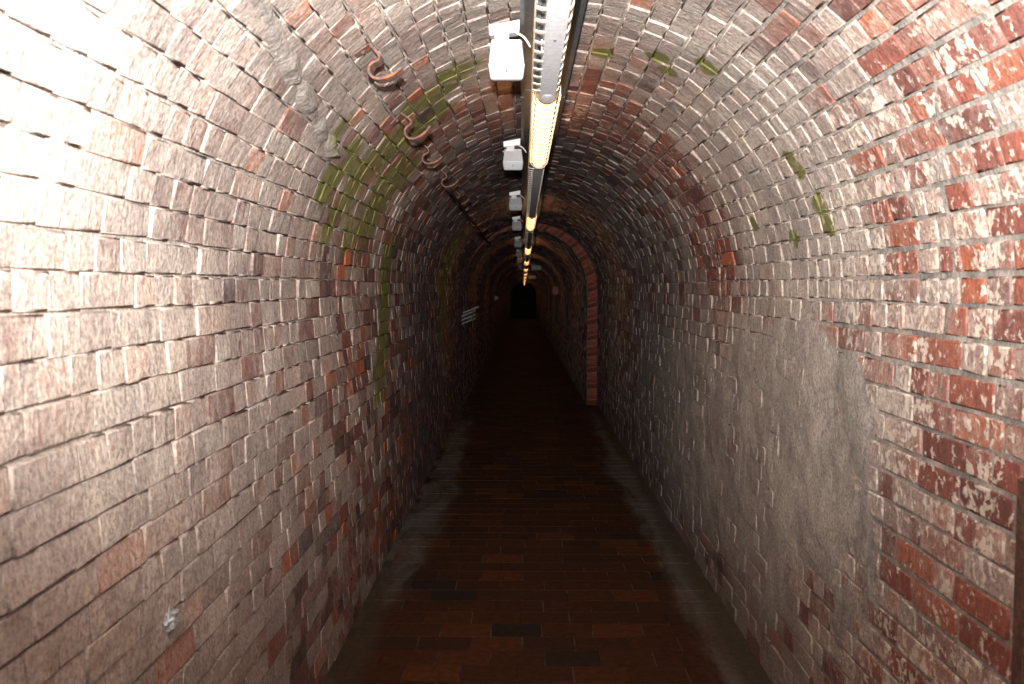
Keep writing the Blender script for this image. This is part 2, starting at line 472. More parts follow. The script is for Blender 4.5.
def build_bricks(B, tmpl, sec, rough):
    """B: array rows (u0,u1,z0,z1,lift,tilt_u,tilt_z,r1,r2) -> V (N,nv,3), quads, suv, zone, hue"""
    P, back, Q = tmpl
    N = len(B); nv = len(P)
    u0, u1, z0, z1, lift, tu, tz, r1, r2 = [B[:, k:k + 1] for k in range(9)]
    uc = (u0 + u1) / 2; zc = (z0 + z1) / 2
    pu = P[:, 0][None, :]; pz = P[:, 1][None, :]
    uu = u0 + (u1 - u0) * pu; zz = z0 + (z1 - z0) * pz
    edge = (np.isclose(pu, 0) | np.isclose(pu, 1) | np.isclose(pz, 0) | np.isclose(pz, 1))
    corner = ((np.isclose(pu, 0) | np.isclose(pu, 1)) & (np.isclose(pz, 0) | np.isclose(pz, 1)))
    if nv > 10:
        j = RS.uniform(-1, 1, (N, nv)); k = RS.uniform(-1, 1, (N, nv))
        # the skirt shares the jitter of the rim
        rim = [int(np.where((np.isclose(P[:, 0], P[q, 0])) & (np.isclose(P[:, 1], P[q, 1])) & (back == 0))[0][0]) for q in range(nv)]
        j = j[:, rim]; k = k[:, rim]
        uu = uu + j * 0.0018 * rough; zz = zz + k * 0.0022 * rough
        uu = uu + np.where(corner, (0.5 - pu) * 0.006 * rough, 0); zz = zz + np.where(corner, (0.5 - pz) * 0.006 * rough, 0)
    else:
        j = np.zeros((N, nv))
    relief = (fbm(uu * 23 + r1 * 40, zz * 16 + r2 * 50, 9, 2) - 0.5) * 0.0062 * rough
    h = lift + tu * (uu - uc) + tz * (zz - zc) + relief * (1 if nv > 10 else 0) - np.where(edge, 0.0016 * rough, 0) * (1 if nv > 10 else 0)
    h = np.where(back[None, :] > 0, -0.035, h)
    x, z, nx_, nz_, tx, tzz = section(sec, uc[:, 0])
    X = x[:, None] + tx[:, None] * (uu - uc) + nx_[:, None] * h
    Zv = z[:, None] + tzz[:, None] * (uu - uc) + nz_[:, None] * h + dip(zz)
    V = np.stack([X, zz, Zv], -1)
    suv = np.stack([uu, zz, np.broadcast_to(r1, uu.shape)], -1)
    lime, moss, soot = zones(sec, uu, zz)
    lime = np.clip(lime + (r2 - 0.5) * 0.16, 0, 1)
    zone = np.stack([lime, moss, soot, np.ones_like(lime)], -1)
    rd = redness(sec, uu, zz)
    hue = np.stack([np.broadcast_to(r1, uu.shape), np.broadcast_to(r2, uu.shape), rd, np.ones_like(rd)], -1)
    return V, Q, suv, zone, hue

def lay_courses(sec, ua, ub, n, za, zb, kind):
    rows = []
    c = (ub - ua) / n
    L = SEC[sec]['L']
    for r in range(n):
        u0 = ua + r * c; u1 = u0 + c; um = (u0 + u1) / 2
        z = za - random.uniform(0, 0.2)
        while z < zb:
            if kind == 'arch': stretcher = random.random() < (0.5 if r % 3 == 1 else 0.12)
            else: stretcher = random.random() < (0.80 if r % 2 else 0.14)
            ln = (0.218 if stretcher else 0.106) * random.uniform(0.93, 1.07)
            rightside = um > L / 2
            nearright = rightside and z < 3 and um > HS + 1.9
            bed = 0.011 if nearright else 0.0045
            head = 0.010 if nearright else random.uniform(0.0, 0.0035)
            w1 = z + ln
            wob = 0.0022 * math.sin(z * 2.1 + r * 1.7)
            side = 1 if um < L / 2 else -1
            openj = vnoise(um * 6, z * 1.3, 21)
            if nearright: tilt = random.uniform(-0.02, 0.03); lift = random.uniform(0.0005, 0.003)
            elif rightside: tilt = random.uniform(-0.04, 0.08) ; lift = random.uniform(-0.003, 0.004)
            else: tilt = random.uniform(0.0, 0.14) * (0.4 + openj); lift = random.uniform(-0.001, 0.003)
            if kind == 'arch': lift *= 1.3
            top_gap = bed * (0.5 + 1.6 * float(openj) ** 2) if not nearright else bed
            v = random.random(); 
            b = [u0 + bed / 2 + wob, u1 - top_gap / 2 + wob, z, w1 - head, lift, -tilt * side, random.uniform(-0.012, 0.010), random.random() ** 0.9, random.random()]
            if w1 > za and z < zb:
                b[2] = max(b[2], za); b[3] = min(b[3], zb)
                if b[3] - b[2] > 0.03: rows.append(b)
            z = w1
    return rows

def px_area(B, sec):
    uc = (B[:, 0] + B[:, 1]) / 2; zc = (B[:, 2] + B[:, 3]) / 2
    x, z, nx_, nz_, tx, tz = section(sec, uc)
    zz = np.maximum(zc, 0.2)
    px = 523 + F_PX * x / zz; py = 287 - F_PX * (z - EYE) / zz
    facing = np.abs(-nx_ * x - nz_ * (z - EYE)) / zz
    area = (B[:, 1] - B[:, 0]) * (B[:, 3] - B[:, 2]) * F_PX ** 2 / zz ** 2 * facing
    vis = (px > -12) & (px < 1036) & (py > -12) & (py < 696) & (zc > 0.5)
    return np.where(vis, area, 0)

def add_brickwork(parent, groups, limit=300):
    """groups: list of (sec, B, tmpl, rough). The pieces that show largest become objects, the rest one mesh."""
    allp = []
    for gi, (sec, B, tmpl, rough) in enumerate(groups):
        a = px_area(B, sec) if sec == 1 and tmpl is T_NEAR else np.zeros(len(B))
        for k in range(len(B)): allp.append((a[k], gi, k))
    allp.sort(key=lambda q: -q[0])
    single = {(gi, k) for a, gi, k in allp[:limit] if a > 40}
    Vs = []; Qs = []; S = []; Zn = []; H = []; F = []; off = 0
    for gi, (sec, B, tmpl, rough) in enumerate(groups):
        V, Q, suv, zone, hue = build_bricks(B, tmpl, sec, rough)
        nv = V.shape[1]
        keep = []
        for k in range(len(B)):
            if (gi, k) in single:
                c = V[k].mean(0)
                me = mesh_np('brick', V[k] - c, Q, M_BRICK, suv[k], zone[k], hue[k], smooth=rimmask(tmpl))
                link_mesh('brick', me, None, parent, c)
            else: keep.append(k)
        keep = np.array(keep)
        if len(keep) == 0: continue
        Vk = V[keep].reshape(-1, 3)
        Qk = (Q[None] + (np.arange(len(keep)) * nv)[:, None, None] + off).reshape(-1, 4)
        Vs.append(Vk); Qs.append(Qk); off += len(Vk); F.append(np.tile(rimmask(tmpl), len(keep)))
        S.append(suv[keep].reshape(-1, 3)); Zn.append(zone[keep].reshape(-1, 4)); H.append(hue[keep].reshape(-1, 4))
    me = mesh_np('brickwork', np.concatenate(Vs), np.concatenate(Qs), M_BRICK, np.concatenate(S), np.concatenate(Zn), np.concatenate(H), smooth=np.concatenate(F))
    o = link_mesh('brickwork', me, None, parent)
    tag(o, kind='stuff')
    return o

def mortar_height(sec, U, Z):
    L = SEC[sec]['L']
    near_r = (1 - sm(Z, 2.7, 3.4)) * sm(U, HS + 1.9, HS + 2.3)
    depth = 0.0105 - 0.005 * near_r - 0.003 * (U > L / 2)
    h = -depth + (fbm(U * 14, Z * 11, 31, 3) - 0.5) * (0.010 - 0.005 * near_r)
    if sec == 1:
        pl = plaster(sec, U, Z)
        h = h + sm(pl, 0.2, 0.8) * (0.0098 + (fbm(U * 13, Z * 10, 77, 4) - 0.5) * 0.015)
        rn = 0.2 + 1.6 * fbm(U * 22, Z * 22, 41, 3)
        h = h + 0.024 * rn * bump1(seg_dist(U, Z, RIDGE) + 0.03 * (fbm(U * 9, Z * 9, 43, 2) - 0.5), 0, 0.028)
        h = h + 0.014 * rn * bump1(seg_dist(U, Z, JOINT), 0, 0.018)
        h = h + 0.007 * rn * bump1(seg_dist(U, Z, SEAMR), 0, 0.010)
        h = h - 0.02 * bump1(seg_dist(U, Z, CRACK), 0, 0.012)
    return h

def mortar_sheet(name, sec, ua, ub, zlist, du):
    nu = max(2, int(round((ub - ua) / du)) + 1)
    us = np.linspace(ua, ub, nu); zs = np.array(zlist)
    U, Z = np.meshgrid(us, zs)
    h = mortar_height(sec, U, Z)
    x, z, nx_, nz_, tx, tz = section(sec, U)
    V = np.stack([x + nx_ * h, Z, z + nz_ * h + dip(Z)], -1).reshape(-1, 3)
    i = np.arange(len(zs) - 1)[:, None] * nu + np.arange(nu - 1)[None, :]
    Q = np.stack([i, i + nu, i + nu + 1, i + 1], -1).reshape(-1, 4)
    lime, moss, soot = zones(sec, U, Z)
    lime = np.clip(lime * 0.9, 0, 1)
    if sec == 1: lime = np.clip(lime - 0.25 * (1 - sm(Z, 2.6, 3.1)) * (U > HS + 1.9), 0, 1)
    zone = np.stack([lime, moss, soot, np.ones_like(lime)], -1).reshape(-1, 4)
    suv = np.stack([U, Z, np.zeros_like(U)], -1).reshape(-1, 3)
    return V, Q, suv, zone

Z_START = -1.4
def zl(a, b, s): return list(np.arange(a, b, s))
ZL1 = zl(Z_START, 0.6, 0.1) + zl(0.6, 6.5, 0.018) + zl(6.5, Z_STEP, 0.05) + [Z_STEP]
ZL2 = zl(Z_STEP, 26, 0.25) + zl(26, Z_END, 1.0) + [Z_END]

def lining(name, parts):
    """one piece of the setting: its mortar bed"""
    Vs = []; Qs = []; S = []; Zn = []; off = 0
    for (sec, ua, ub, zlst, du) in parts:
        V, Q, suv, zone = mortar_sheet(name, sec, ua, ub, zlst, du)
        Vs.append(V); Qs.append(Q + off); S.append(suv); Zn.append(zone); off += len(V)
    me = mesh_np(name, np.concatenate(Vs), np.concatenate(Qs), M_MORTAR, np.concatenate(S), np.concatenate(Zn))
    return tag(link_mesh(name, me), kind='structure')

NW, NA = 20, 40
L1, LA1 = SEC[1]['L'], SEC[1]['LA']
L2, LA2 = SEC[2]['L'], SEC[2]['LA']

def make_bricks(name, lab, u1r, u2r, n1, n2, kind, rough):
    B1n = np.array(lay_courses(1, *u1r, n1, Z_START, Z_STEP, kind))
    B2 = np.array(lay_courses(2, *u2r, n2, Z_STEP + 0.01, 44.0, kind))
    w = lining(name, [(1, u1r[0], u1r[1], ZL1, 0.018), (2, u2r[0], u2r[1], ZL2, 0.06)])
    w['label'] = lab
    # special loose-coloured bricks
    for (px, py, r1) in [(860, 345, 1.0), (102, 582, 0.97), (165, 668, 0.96), (645, 17, 1.0), (365, 118, 0.97), (425, 68, 1.0), (308, 10, 1.0), (430, 90, 0.95), (1010, 245, .9)]:
        uu, zz = from_px(px, py)
        if u1r[0] <= uu <= u1r[1]:
            k = np.argmin(np.hypot((B1n[:, 0] + B1n[:, 1]) / 2 - uu, ((B1n[:, 2] + B1n[:, 3]) / 2 - zz)))
            B1n[k, 7] = r1; B1n[k, 8] = 0.0
    add_brickwork(w, [(1, B1n, T_NEAR, rough), (2, B2, T_FAR, rough)])
    return w

wall_left = make_bricks('wall_left', 'left tunnel wall of pale limewashed brick with dark open joints', (0, HS), (0, HS), NW, NW, 'wall', 1.0)
wall_right = make_bricks('wall_right', 'right tunnel wall of red brick partly smeared with grey render', (HS + LA1, L1), (HS + LA2, L2), NW, NW, 'wall', 0.8)
ceiling = make_bricks('ceiling', 'semicircular brick vault with dark grey crown and green growth', (HS, HS + LA1), (HS, HS + LA2), NA, 37, 'arch', 1.15)

# ------------------------------------------------------------------ floor
XL, XR = SEC[1]['cx'] - SEC[1]['R'], SEC[1]['cx'] + SEC[1]['R']
XR2 = SEC[2]['cx'] + SEC[2]['R']
def floor_attr(X, Y, r):
    dl = X - XL; dr = XR - X
    nn = fbm(X * 2.5, Y * 0.8, 61, 3) - 0.5
    l = bump1(dl, 0.11 + nn * 0.22, 0.17) * sm(Y, 3.9, 4.9) * 1.25 * (1 - sm(Y, 8, 14)) * 0.9 + bump1(dr, 0.08 + nn * 0.14, 0.16) * 1.4 * (1 - sm(Y, 8, 14)) * 0.9
    e = np.maximum((1 - sm(dl + nn * 0.16, 0.05, 0.24)) * (1 - 0.75 * sm(Y, 4.0, 5.4)), (1 - sm(dr + nn * 0.12, 0.03, 0.16)))
    return np.stack([np.broadcast_to(r, X.shape), np.clip(l, 0, 1), e, np.ones_like(X)], -1)

ys = np.array(zl(Z_START, 12, 0.06) + zl(12, Z_END, 1.0) + [Z_END]); xs = np.linspace(XL - 0.03, XR + 0.03, 40)
Xg, Yg = np.meshgrid(xs, ys)
dl = Xg - XL; dr = XR - Xg
lowl = 0.010 * (1 - sm(dl, 0.0, 0.07)) ; lowr = 0.012 * (1 - sm(dr, 0.0, 0.05))
Zg = -0.0045 + (fbm(Xg * 8, Yg * 6, 3, 3) - 0.5) * 0.004 + lowl + lowr + dip(Yg)
i = np.arange(len(ys) - 1)[:, None] * len(xs) + np.arange(len(xs) - 1)[None, :]
Qg = np.stack([i, i + 1, i + len(xs) + 1, i + len(xs)], -1).reshape(-1, 4)
me = mesh_np('floor', np.stack([Xg, Yg, Zg], -1).reshape(-1, 3), Qg, M_GROUT, hue=floor_attr(Xg, Yg, 0.5).reshape(-1, 4))
floor = tag(link_mesh('floor', me), 'dark damp tunnel floor of brown clay tiles laid in a running bond', kind='structure')

P_, back_, Q_ = grid_template(3, 1)
TL, TW = 0.221, 0.1535
tiles = []
row = 0; y = -1.3
while y < 44:
    x = XL - 0.005 - ((row % 2) * 0.5 * TL + random.uniform(0, 0.04))
    while x < XR - 0.02:
        x0 = max(x, XL - 0.005); x1 = min(x + TL - 0.005, XR - 0.02)
        if y > Z_STEP: x1 = min(x1, XR2 - 0.02)
        if x1 - x0 > 0.012:
            tiles.append((x0, x1, y, y + TW - 0.0055, random.uniform(-0.0008, 0.0012), random.uniform(-0.006, 0.006), random.random()))
        x += TL * random.choice([1, 1, 1, 1, 1.0])
    y += TW; row += 1
def tile_verts(t):
    x0, x1, y0, y1, lift, tl, r = t
    X = x0 + (x1 - x0) * P_[:, 0]; Y = y0 + (y1 - y0) * P_[:, 1]
    Z = lift + tl * (Y - (y0 + y1) / 2) + np.sin(X * 31 + y0 * 7) * 0.0005
    Z = np.where(back_ > 0, -0.02, Z) + dip(Y)
    return np.stack([X, Y, Z], -1), floor_attr(X, Y, r)
cand = sorted(range(len(tiles)), key=lambda k: (tiles[k][2] if tiles[k][2] > 3.2 else 999))
single = set(cand[:300])
Vs = []; Qs = []; H = []; off = 0
Qt = Q_[:, ::-1]                                # grid is laid in the other sense here
for k, t in enumerate(tiles):
    V, hue = tile_verts(t)
    if k in single:
        c = V.mean(0)
        me = mesh_np('tile', V - c, Q_, M_TILE, hue=hue, smooth=False)
        link_mesh('tile', me, None, floor, c)
    else:
        Vs.append(V); H.append(hue); Qs.append(Q_ + off); off += len(V)
me = mesh_np('tilework', np.concatenate(Vs), np.concatenate(Qs), M_TILE, hue=np.concatenate(H), smooth=False)
tag(link_mesh('tilework', me, None, floor), kind='stuff')

# ------------------------------------------------------------------ generic mesh helpers (bmesh)
def new_mesh(name, bm, mat, smooth=False):
    bmesh.ops.recalc_face_normals(bm, faces=bm.faces)
    me = bpy.data.meshes.new(name)
    bm.to_mesh(me); bm.free()
    if smooth:
        for p in me.polygons: p.use_smooth = True
    me.materials.append(mat)
    return me

def bm_box(bm, x0, x1, y0, y1, z0, z1, bevel=0.0):
    r = bmesh.ops.create_cube(bm, size=1.0)
    for v in r['verts']:
        v.co = Vector(((x0 + x1) / 2 + v.co.x * (x1 - x0), (y0 + y1) / 2 + v.co.y * (y1 - y0), (z0 + z1) / 2 + v.co.z * (z1 - z0)))
    if bevel:
        ed = list({e for v in r['verts'] for e in v.link_edges})
        bmesh.ops.bevel(bm, geom=ed, offset=bevel, segments=2, affect='EDGES', profile=0.5)

def bm_tube(bm, pts, r, n=8, caps=True):
    pts = [Vector(p) for p in pts]
    rings = []
    up = Vector((0, 0, 1))
    for k, p in enumerate(pts):
        a = pts[max(0, k - 1)]; b = pts[min(len(pts) - 1, k + 1)]
        t = (b - a).normalized()
        s = t.cross(up)
        if s.length < 1e-3: s = t.cross(Vector((1, 0, 0)))
        s.normalize(); w = s.cross(t)
        rr = r[k] if isinstance(r, (list, tuple)) else r
        rings.append([bm.verts.new(p + (s * math.cos(2 * PI * q / n) + w * math.sin(2 * PI * q / n)) * rr) for q in range(n)])
    for a, b in zip(rings[:-1], rings[1:]):
        for q in range(n):
            bm.faces.new((a[q], a[(q + 1) % n], b[(q + 1) % n], b[q]))
    if caps:
        bm.faces.new(rings[0]); bm.faces.new(rings[-1])

def bm_strip(bm, prof, y0, y1, th):
    """a strap: open profile (x,z) given thickness th, extruded from y0 to y1"""
    n = len(prof); L_ = []; R_ = []
    for k in range(n):
        a = prof[max(0, k - 1)]; b = prof[min(n - 1, k + 1)]
        tx, tz = b[0] - a[0], b[1] - a[1]; l = math.hypot(tx, tz) or 1
        nx_, nz_ = -tz / l * th / 2, tx / l * th / 2
        L_.append((prof[k][0] + nx_, prof[k][1] + nz_)); R_.append((prof[k][0] - nx_, prof[k][1] - nz_))
    A = [[bm.verts.new((p[0], y, p[1])) for p in L_] for y in (y0, y1)]
    B = [[bm.verts.new((p[0], y, p[1])) for p in R_] for y in (y0, y1)]
    for k in range(n - 1):
        bm.faces.new((A[0][k], A[0][k + 1], A[1][k + 1], A[1][k]))
        bm.faces.new((B[0][k], B[1][k], B[1][k + 1], B[0][k + 1]))
        bm.faces.new((A[0][k], B[0][k], B[0][k + 1], A[0][k + 1]))
        bm.faces.new((A[1][k], A[1][k + 1], B[1][k + 1], B[1][k]))
    for k in (0, n - 1):
        bm.faces.new((A[0][k], A[1][k], B[1][k], B[0][k]))

def smooth_path(pts, sub=5):
    out = []
    P = [pts[0]] + list(pts) + [pts[-1]]
    for k in range(1, len(P) - 2):
        p0, p1, p2, p3 = P[k - 1], P[k], P[k + 1], P[k + 2]
        for s in range(sub):
            t = s / sub
            out.append(tuple(0.5 * ((2 * b) + (-a + c) * t + (2 * a - 5 * b + 4 * c - d_) * t * t + (-a + 3 * b - 3 * c + d_) * t ** 3) for a, b, c, d_ in zip(p0, p1, p2, p3)))
    out.append(tuple(pts[-1]))
    return out

# ------------------------------------------------------------------ the arch ring where the tunnel narrows
M_RINGS = [simple('ring_brick_%s' % n_, c_, 0.85, 0, 0.25, 40, 0.5, spec=0.2) for n_, c_ in (('red', (0.26, 0.055, 0.028)), ('dark', (0.17, 0.042, 0.026)), ('orange', (0.32, 0.085, 0.038)))]
def ring():
    # a thin mortar face behind the voussoirs
    bm = bmesh.new()
    n = 90
    o_, i_ = [], []
    S1, S2 = SEC[1], SEC[2]
    def pair(f):                                 # f 0..1 along the ring from left floor to right floor
        u1 = f * S1['L']; u2 = f * S2['L']
        x1, z1, *_r = section(1, u1); x2, z2, *_r = section(2, u2)
        return (float(x1), float(z1)), (float(x2), float(z2))
    for k in range(n + 1):
        a, b = pair(k / n)
        o_.append(bm.verts.new((a[0], Z_STEP - 0.004, a[1]))); i_.append(bm.verts.new((b[0], Z_STEP - 0.004, b[1])))
    for k in range(n):
        bm.faces.new((o_[k], o_[k + 1], i_[k + 1], i_[k]))
    me = new_mesh('trim_1', bm, M_MORTAR)
    nv = len(me.vertices)
    put_attr(me, 'suv', 'FLOAT_VECTOR', np.zeros((nv, 3)))
    put_attr(me, 'zone', 'FLOAT_COLOR', np.tile([0.0, 0, 0.45, 1], (nv, 1)))
    t = tag(link_mesh('trim_1', me), 'red brick ring of the arch where the tunnel narrows', kind='structure')
    N = 80
    for k in range(N):
        f0, f1 = (k + 0.09) / N, (k + 0.91) / N
        (a0, b0), (a1, b1) = pair(f0), pair(f1)
        w = math.dist(((a0[0] + a1[0]) / 2, (a0[1] + a1[1]) / 2), ((b0[0] + b1[0]) / 2, (b0[1] + b1[1]) / 2))
        if w < 0.055: continue
        y0 = Z_STEP - 0.022 + random.uniform(-0.004, 0.004)
        quad = [a0, a1, b1, b0]
        cx = sum(q[0] for q in quad) / 4; cz = sum(q[1] for q in quad) / 4
        V = [((q[0] - cx) * 0.97 + cx, y0, (q[1] - cz) * 0.97 + cz) for q in quad] + [((q[0] - cx) * 1.0 + cx, Z_STEP + 0.03, (q[1] - cz) * 1.0 + cz) for q in quad]
        V = np.array(V); c = V.mean(0)
        Qr = np.array([(0, 1, 2, 3), (4, 5, 1, 0), (5, 6, 2, 1), (6, 7, 3, 2), (7, 4, 0, 3)])
        r1 = random.uniform(0.89, 0.95)
        me = mesh_np('brick', V - c, Qr, M_RINGS[k % 3], np.stack([V[:, 0] * 3, V[:, 2] * 3, V[:, 1]], -1), np.tile([0.0, 0, 0.12, 1], (8, 1)), np.tile([r1, 0.0, 0.0, 1], (8, 1)), smooth=False)
        link_mesh('brick', me, None, t, c)
ring()

# ------------------------------------------------------------------ the steel channel under the crown
CH_Z = EYE + 0.783
def cable_channel():
    t = empty('steel_channel', (0.0795, 0, CH_Z))
    tag(t, 'long dark steel channel running along the crown of the vault above the lamps', 'channel')
    y = Z_START
    seg = 0
    while y < Z_END - 1.5:
        y1 = min(y + 5.15, Z_END - 1.2)
        bm = bmesh.new()
        bm_strip(bm, [(-0.0875, -0.028), (-0.0875, 0.0), (0.0875, 0.0), (0.0875, -0.028)], y + 0.003, y1 - 0.003, 0.003)
        bm_strip(bm, [(-0.075, -0.028), (-0.0875, -0.028)], y + 0.003, y1 - 0.003, 0.003)
        bm_strip(bm, [(0.075, -0.028), (0.0875, -0.028)], y + 0.003, y1 - 0.003, 0.003)
        for v in bm.verts: v.co.z += float(dip(v.co.y)) + (0 if v.co.y < Z_STEP else -0.062)
        link_mesh('channel_length', new_mesh('channel_length', bm, M_DARKGALV), None, t)
        yy = y + 0.35
        while yy < min(y1, 11):
            bm = bmesh.new()
            bm_box(bm, -0.080, 0.080, yy, yy + 0.035, 0.002, 0.026)
            link_mesh('packing_strip', new_mesh('packing_strip', bm, M_DARKGALV), None, t)
            yy += 1.7
        y = y1
cable_channel()

# ------------------------------------------------------------------ linear lamps with slotted guards
LX = 0.078                                      # centre line of the lamps
PER = 5.15
LIT = 1.65
HB = EYE + 0.607                                # underside of the gear tray
def rib_meshes():
    # one rung of the flat slotted guard left of the tray; local origin on the underside centre line
    bm = bmesh.new()
    bm_strip(bm, [(-0.0245, 0.0012), (-0.038, 0.002), (-0.0505, 0.006)], -0.0095, 0.0095, 0.0022)
    side = new_mesh('rib', bm, M_CREAM)
    bm = bmesh.new()
    bm_strip(bm, [(0.0245, 0.0012), (0.028, 0.0025), (0.0315, 0.008), (0.0325, 0.016)], -0.0105, 0.0105, 0.0022)
    rside = new_mesh('scallop', bm, M_CREAM)
    bm = bmesh.new()
    pts = [(-0.047, 0.055)] + [(-0.044 * math.cos(a), 0.018 - 0.040 * math.sin(a)) for a in [PI * k / 10 for k in range(11)]] + [(0.045, 0.055)]
    bm_strip(bm, pts, -0.0075, 0.0075, 0.0022)
    hoop = new_mesh('hoop', bm, M_CREAM)
    return side, rside, hoop
RIB, SCALLOP, HOOP = rib_meshes()

def lamp_parts(root, y_in, individual):
    """y runs from y_in (negative, near end) to +LIT/2 (far end); origin on the centre of the lit glass"""
    y_l0, y_l1 = -LIT / 2, LIT / 2
    # gear tray
    bm = bmesh.new()
    bm_strip(bm, [(-0.027, 0.075), (-0.0255, 0.003), (-0.0235, 0.0), (0.0235, 0.0), (0.0255, 0.003), (0.027, 0.075)], y_in + 0.03, y_l0 - 0.02, 0.002)
    tray = link_mesh('gear_tray', new_mesh('gear_tray', bm, M_GALV), None, root)
    for yy in np.arange(y_in + 0.35, y_l0 - 0.2, 0.9):
        bm = bmesh.new()
        bmesh.ops.create_cone(bm, cap_ends=True, segments=8, radius1=0.004, radius2=0.003, depth=0.004, matrix=Matrix.Translation((0.0, yy, -0.002)))
        link_mesh('screw', new_mesh('screw', bm, M_DARKGALV), None, tray)
    # lit glass: tube with rounded ends
    bm = bmesh.new()
    prof = [(y_l0, 0.020), (y_l0 + 0.01, 0.029), (y_l0 + 0.03, 0.033)] + [(y_l0 + 0.03 + (LIT - 0.08) * k / 6, 0.0335) for k in range(1, 6)] + [(y_l1 - 0.05, 0.033), (y_l1 - 0.02, 0.026), (y_l1 - 0.006, 0.014), (y_l1, 0.003)]
    bm_tube(bm, [(0, p[0], 0.022) for p in prof], [p[1] for p in prof], 18)
    link_mesh('lamp_glass', new_mesh('lamp_glass', bm, M_GLOW, True), None, root)
    # white lamp holder
    bm = bmesh.new()
    bm_tube(bm, [(0, y_l0 - 0.10, 0.024), (0, y_l0 - 0.09, 0.024), (0, y_l0 - 0.01, 0.024), (0, y_l0 + 0.012, 0.024)], [0.024, 0.030, 0.034, 0.036], 18)
    link_mesh('lamp_holder', new_mesh('lamp_holder', bm, M_WHITE, True), None, root)
    # reflector / backing
    bm = bmesh.new()
    bm_strip(bm, [(-0.016, 0.080), (0.016, 0.080)], y_l0, y_l1 + 0.02, 0.002)
    link_mesh('reflector', new_mesh('reflector', bm, M_DARKGALV), None, root)
    # guard rails, both sides
    for x0, z0, z1, ya, yb in ((-0.051, 0.004, 0.030, y_in, y_l1 + 0.01), (0.033, 0.016, 0.034, y_in, y_l0), (0.0435, 0.016, 0.034, y_l0, y_l1 + 0.01)):
        bm = bmesh.new()
        bm_strip(bm, [(x0, z0), (x0, z1)], ya, yb, 0.0022)
        link_mesh('guard_rail', new_mesh('guard_rail', bm, M_CREAM), None, root)
        bm = bmesh.new()
        bm_tube(bm, [(x0, ya, z0), (x0, yb, z0)], 0.0022, 6)
        link_mesh('edge_bead', new_mesh('edge_bead', bm, M_CREAM), None, root)
    # end hoop: loops round the far end of the glass
    bm = bmesh.new()
    pts = [(-0.044, y_l1 - 0.06, 0.018)] + [(-0.044 * math.cos(a), y_l1 - 0.06 + 0.085 * math.sin(a), 0.018) for a in [PI * k / 10 for k in range(1, 10)]] + [(0.044, y_l1 - 0.06, 0.018)]
    bm_tube(bm, pts, 0.0032, 6)
    for sx in (-1, 1): bm_tube(bm, [(sx * 0.044, y_l0, 0.018), (sx * 0.044, y_l1 - 0.06, 0.018)], 0.0028, 6)
    link_mesh('end_hoop', new_mesh('end_hoop', bm, M_CREAM, True), None, root)
    # ribs
    ys_ = np.arange(y_in + 0.05, y_l0 - 0.06, 0.095); yh = np.arange(y_l0 + 0.03, y_l1 - 0.02, 0.095)
    if individual:
        for yy in ys_:
            link_mesh('rib', RIB, None, root, (0, float(yy), 0))
            link_mesh('scallop', SCALLOP, None, root, (0, float(yy), 0))
        for yy in yh: link_mesh('hoop', HOOP, None, root, (0, float(yy), 0))
    else:
        for nm, src, arr in (('ribs', RIB, ys_), ('scallops', SCALLOP, ys_), ('hoops', HOOP, yh)):
            bm = bmesh.new()
            for yy in arr:
                n0 = len(bm.verts); bm.from_mesh(src); bm.verts.ensure_lookup_table()
                for v in bm.verts[n0:]: v.co.y += float(yy)
            tag(link_mesh({'ribs': 'slotted_guard', 'scallops': 'scalloped_edge', 'hoops': 'hoop_guard'}[nm], new_mesh(nm, bm, M_CREAM), None, root), kind='stuff')
    # cables inside the guard
    for cx, cz, r in ((-0.040, 0.040, 0.005), (-0.031, 0.048, 0.006), (0.034, 0.050, 0.006)):
        bm = bmesh.new()
        bm_tube(bm, smooth_path([(cx + 0.003 * math.sin(q * 2.1), y_in + (y_l1 - y_in) * q / 6, cz + 0.002 * math.cos(q * 3)) for q in range(7)], 2), r, 6)
        link_mesh('cable', new_mesh('cable', bm, M_CABLE, True), None, root)
    # hangers up to the channel
    for yy in list(np.arange(y_in + 0.5, y_l1, 1.35)):
        for sx in (-1, 1):
            bm = bmesh.new()
            bm_strip(bm, [(sx * 0.0295, 0.005), (sx * 0.0295, 0.12), (sx * 0.045, 0.142)], float(yy), float(yy) + 0.022, 0.0025)
            link_mesh('hanger', new_mesh('hanger', bm, M_GALV), None, root)

ORD = ['nearest', 'second', 'third', 'fourth', 'fifth', 'sixth', 'seventh', 'eighth', 'ninth', 'tenth', 'eleventh', 'twelfth']
lampA = empty('tube_lamp', (LX, 3.90, HB))
tag(lampA, 'nearest amber tube lamp with pale tray and slotted guard, brightest and largest in view', 'lamp', 'caged lamps along the crown')
lamp_parts(lampA, -(PER - LIT / 2) - 0.0 - 0.3, True)
lampB = empty('tube_lamp', (LX, 3.90 + PER, HB))
lamp_parts(lampB, -(PER - LIT / 2) + 0.06, False)
k = 1
while 3.90 + PER * k < Z_END - 1:
    o = lampB if k == 1 else copy_tree(lampB)
    o.location = (LX, 3.90 + PER * k, HB + (float(dip(3.90 + PER * k)) - 0.045 if k >= 2 else 0.0))
    if k >= 2: o.rotation_euler = (-0.0095, 0, 0)
    tag(o, '%s caged amber lamp from the camera, hanging under the crown' % ORD[k], 'lamp', 'caged lamps along the crown')
    k += 1

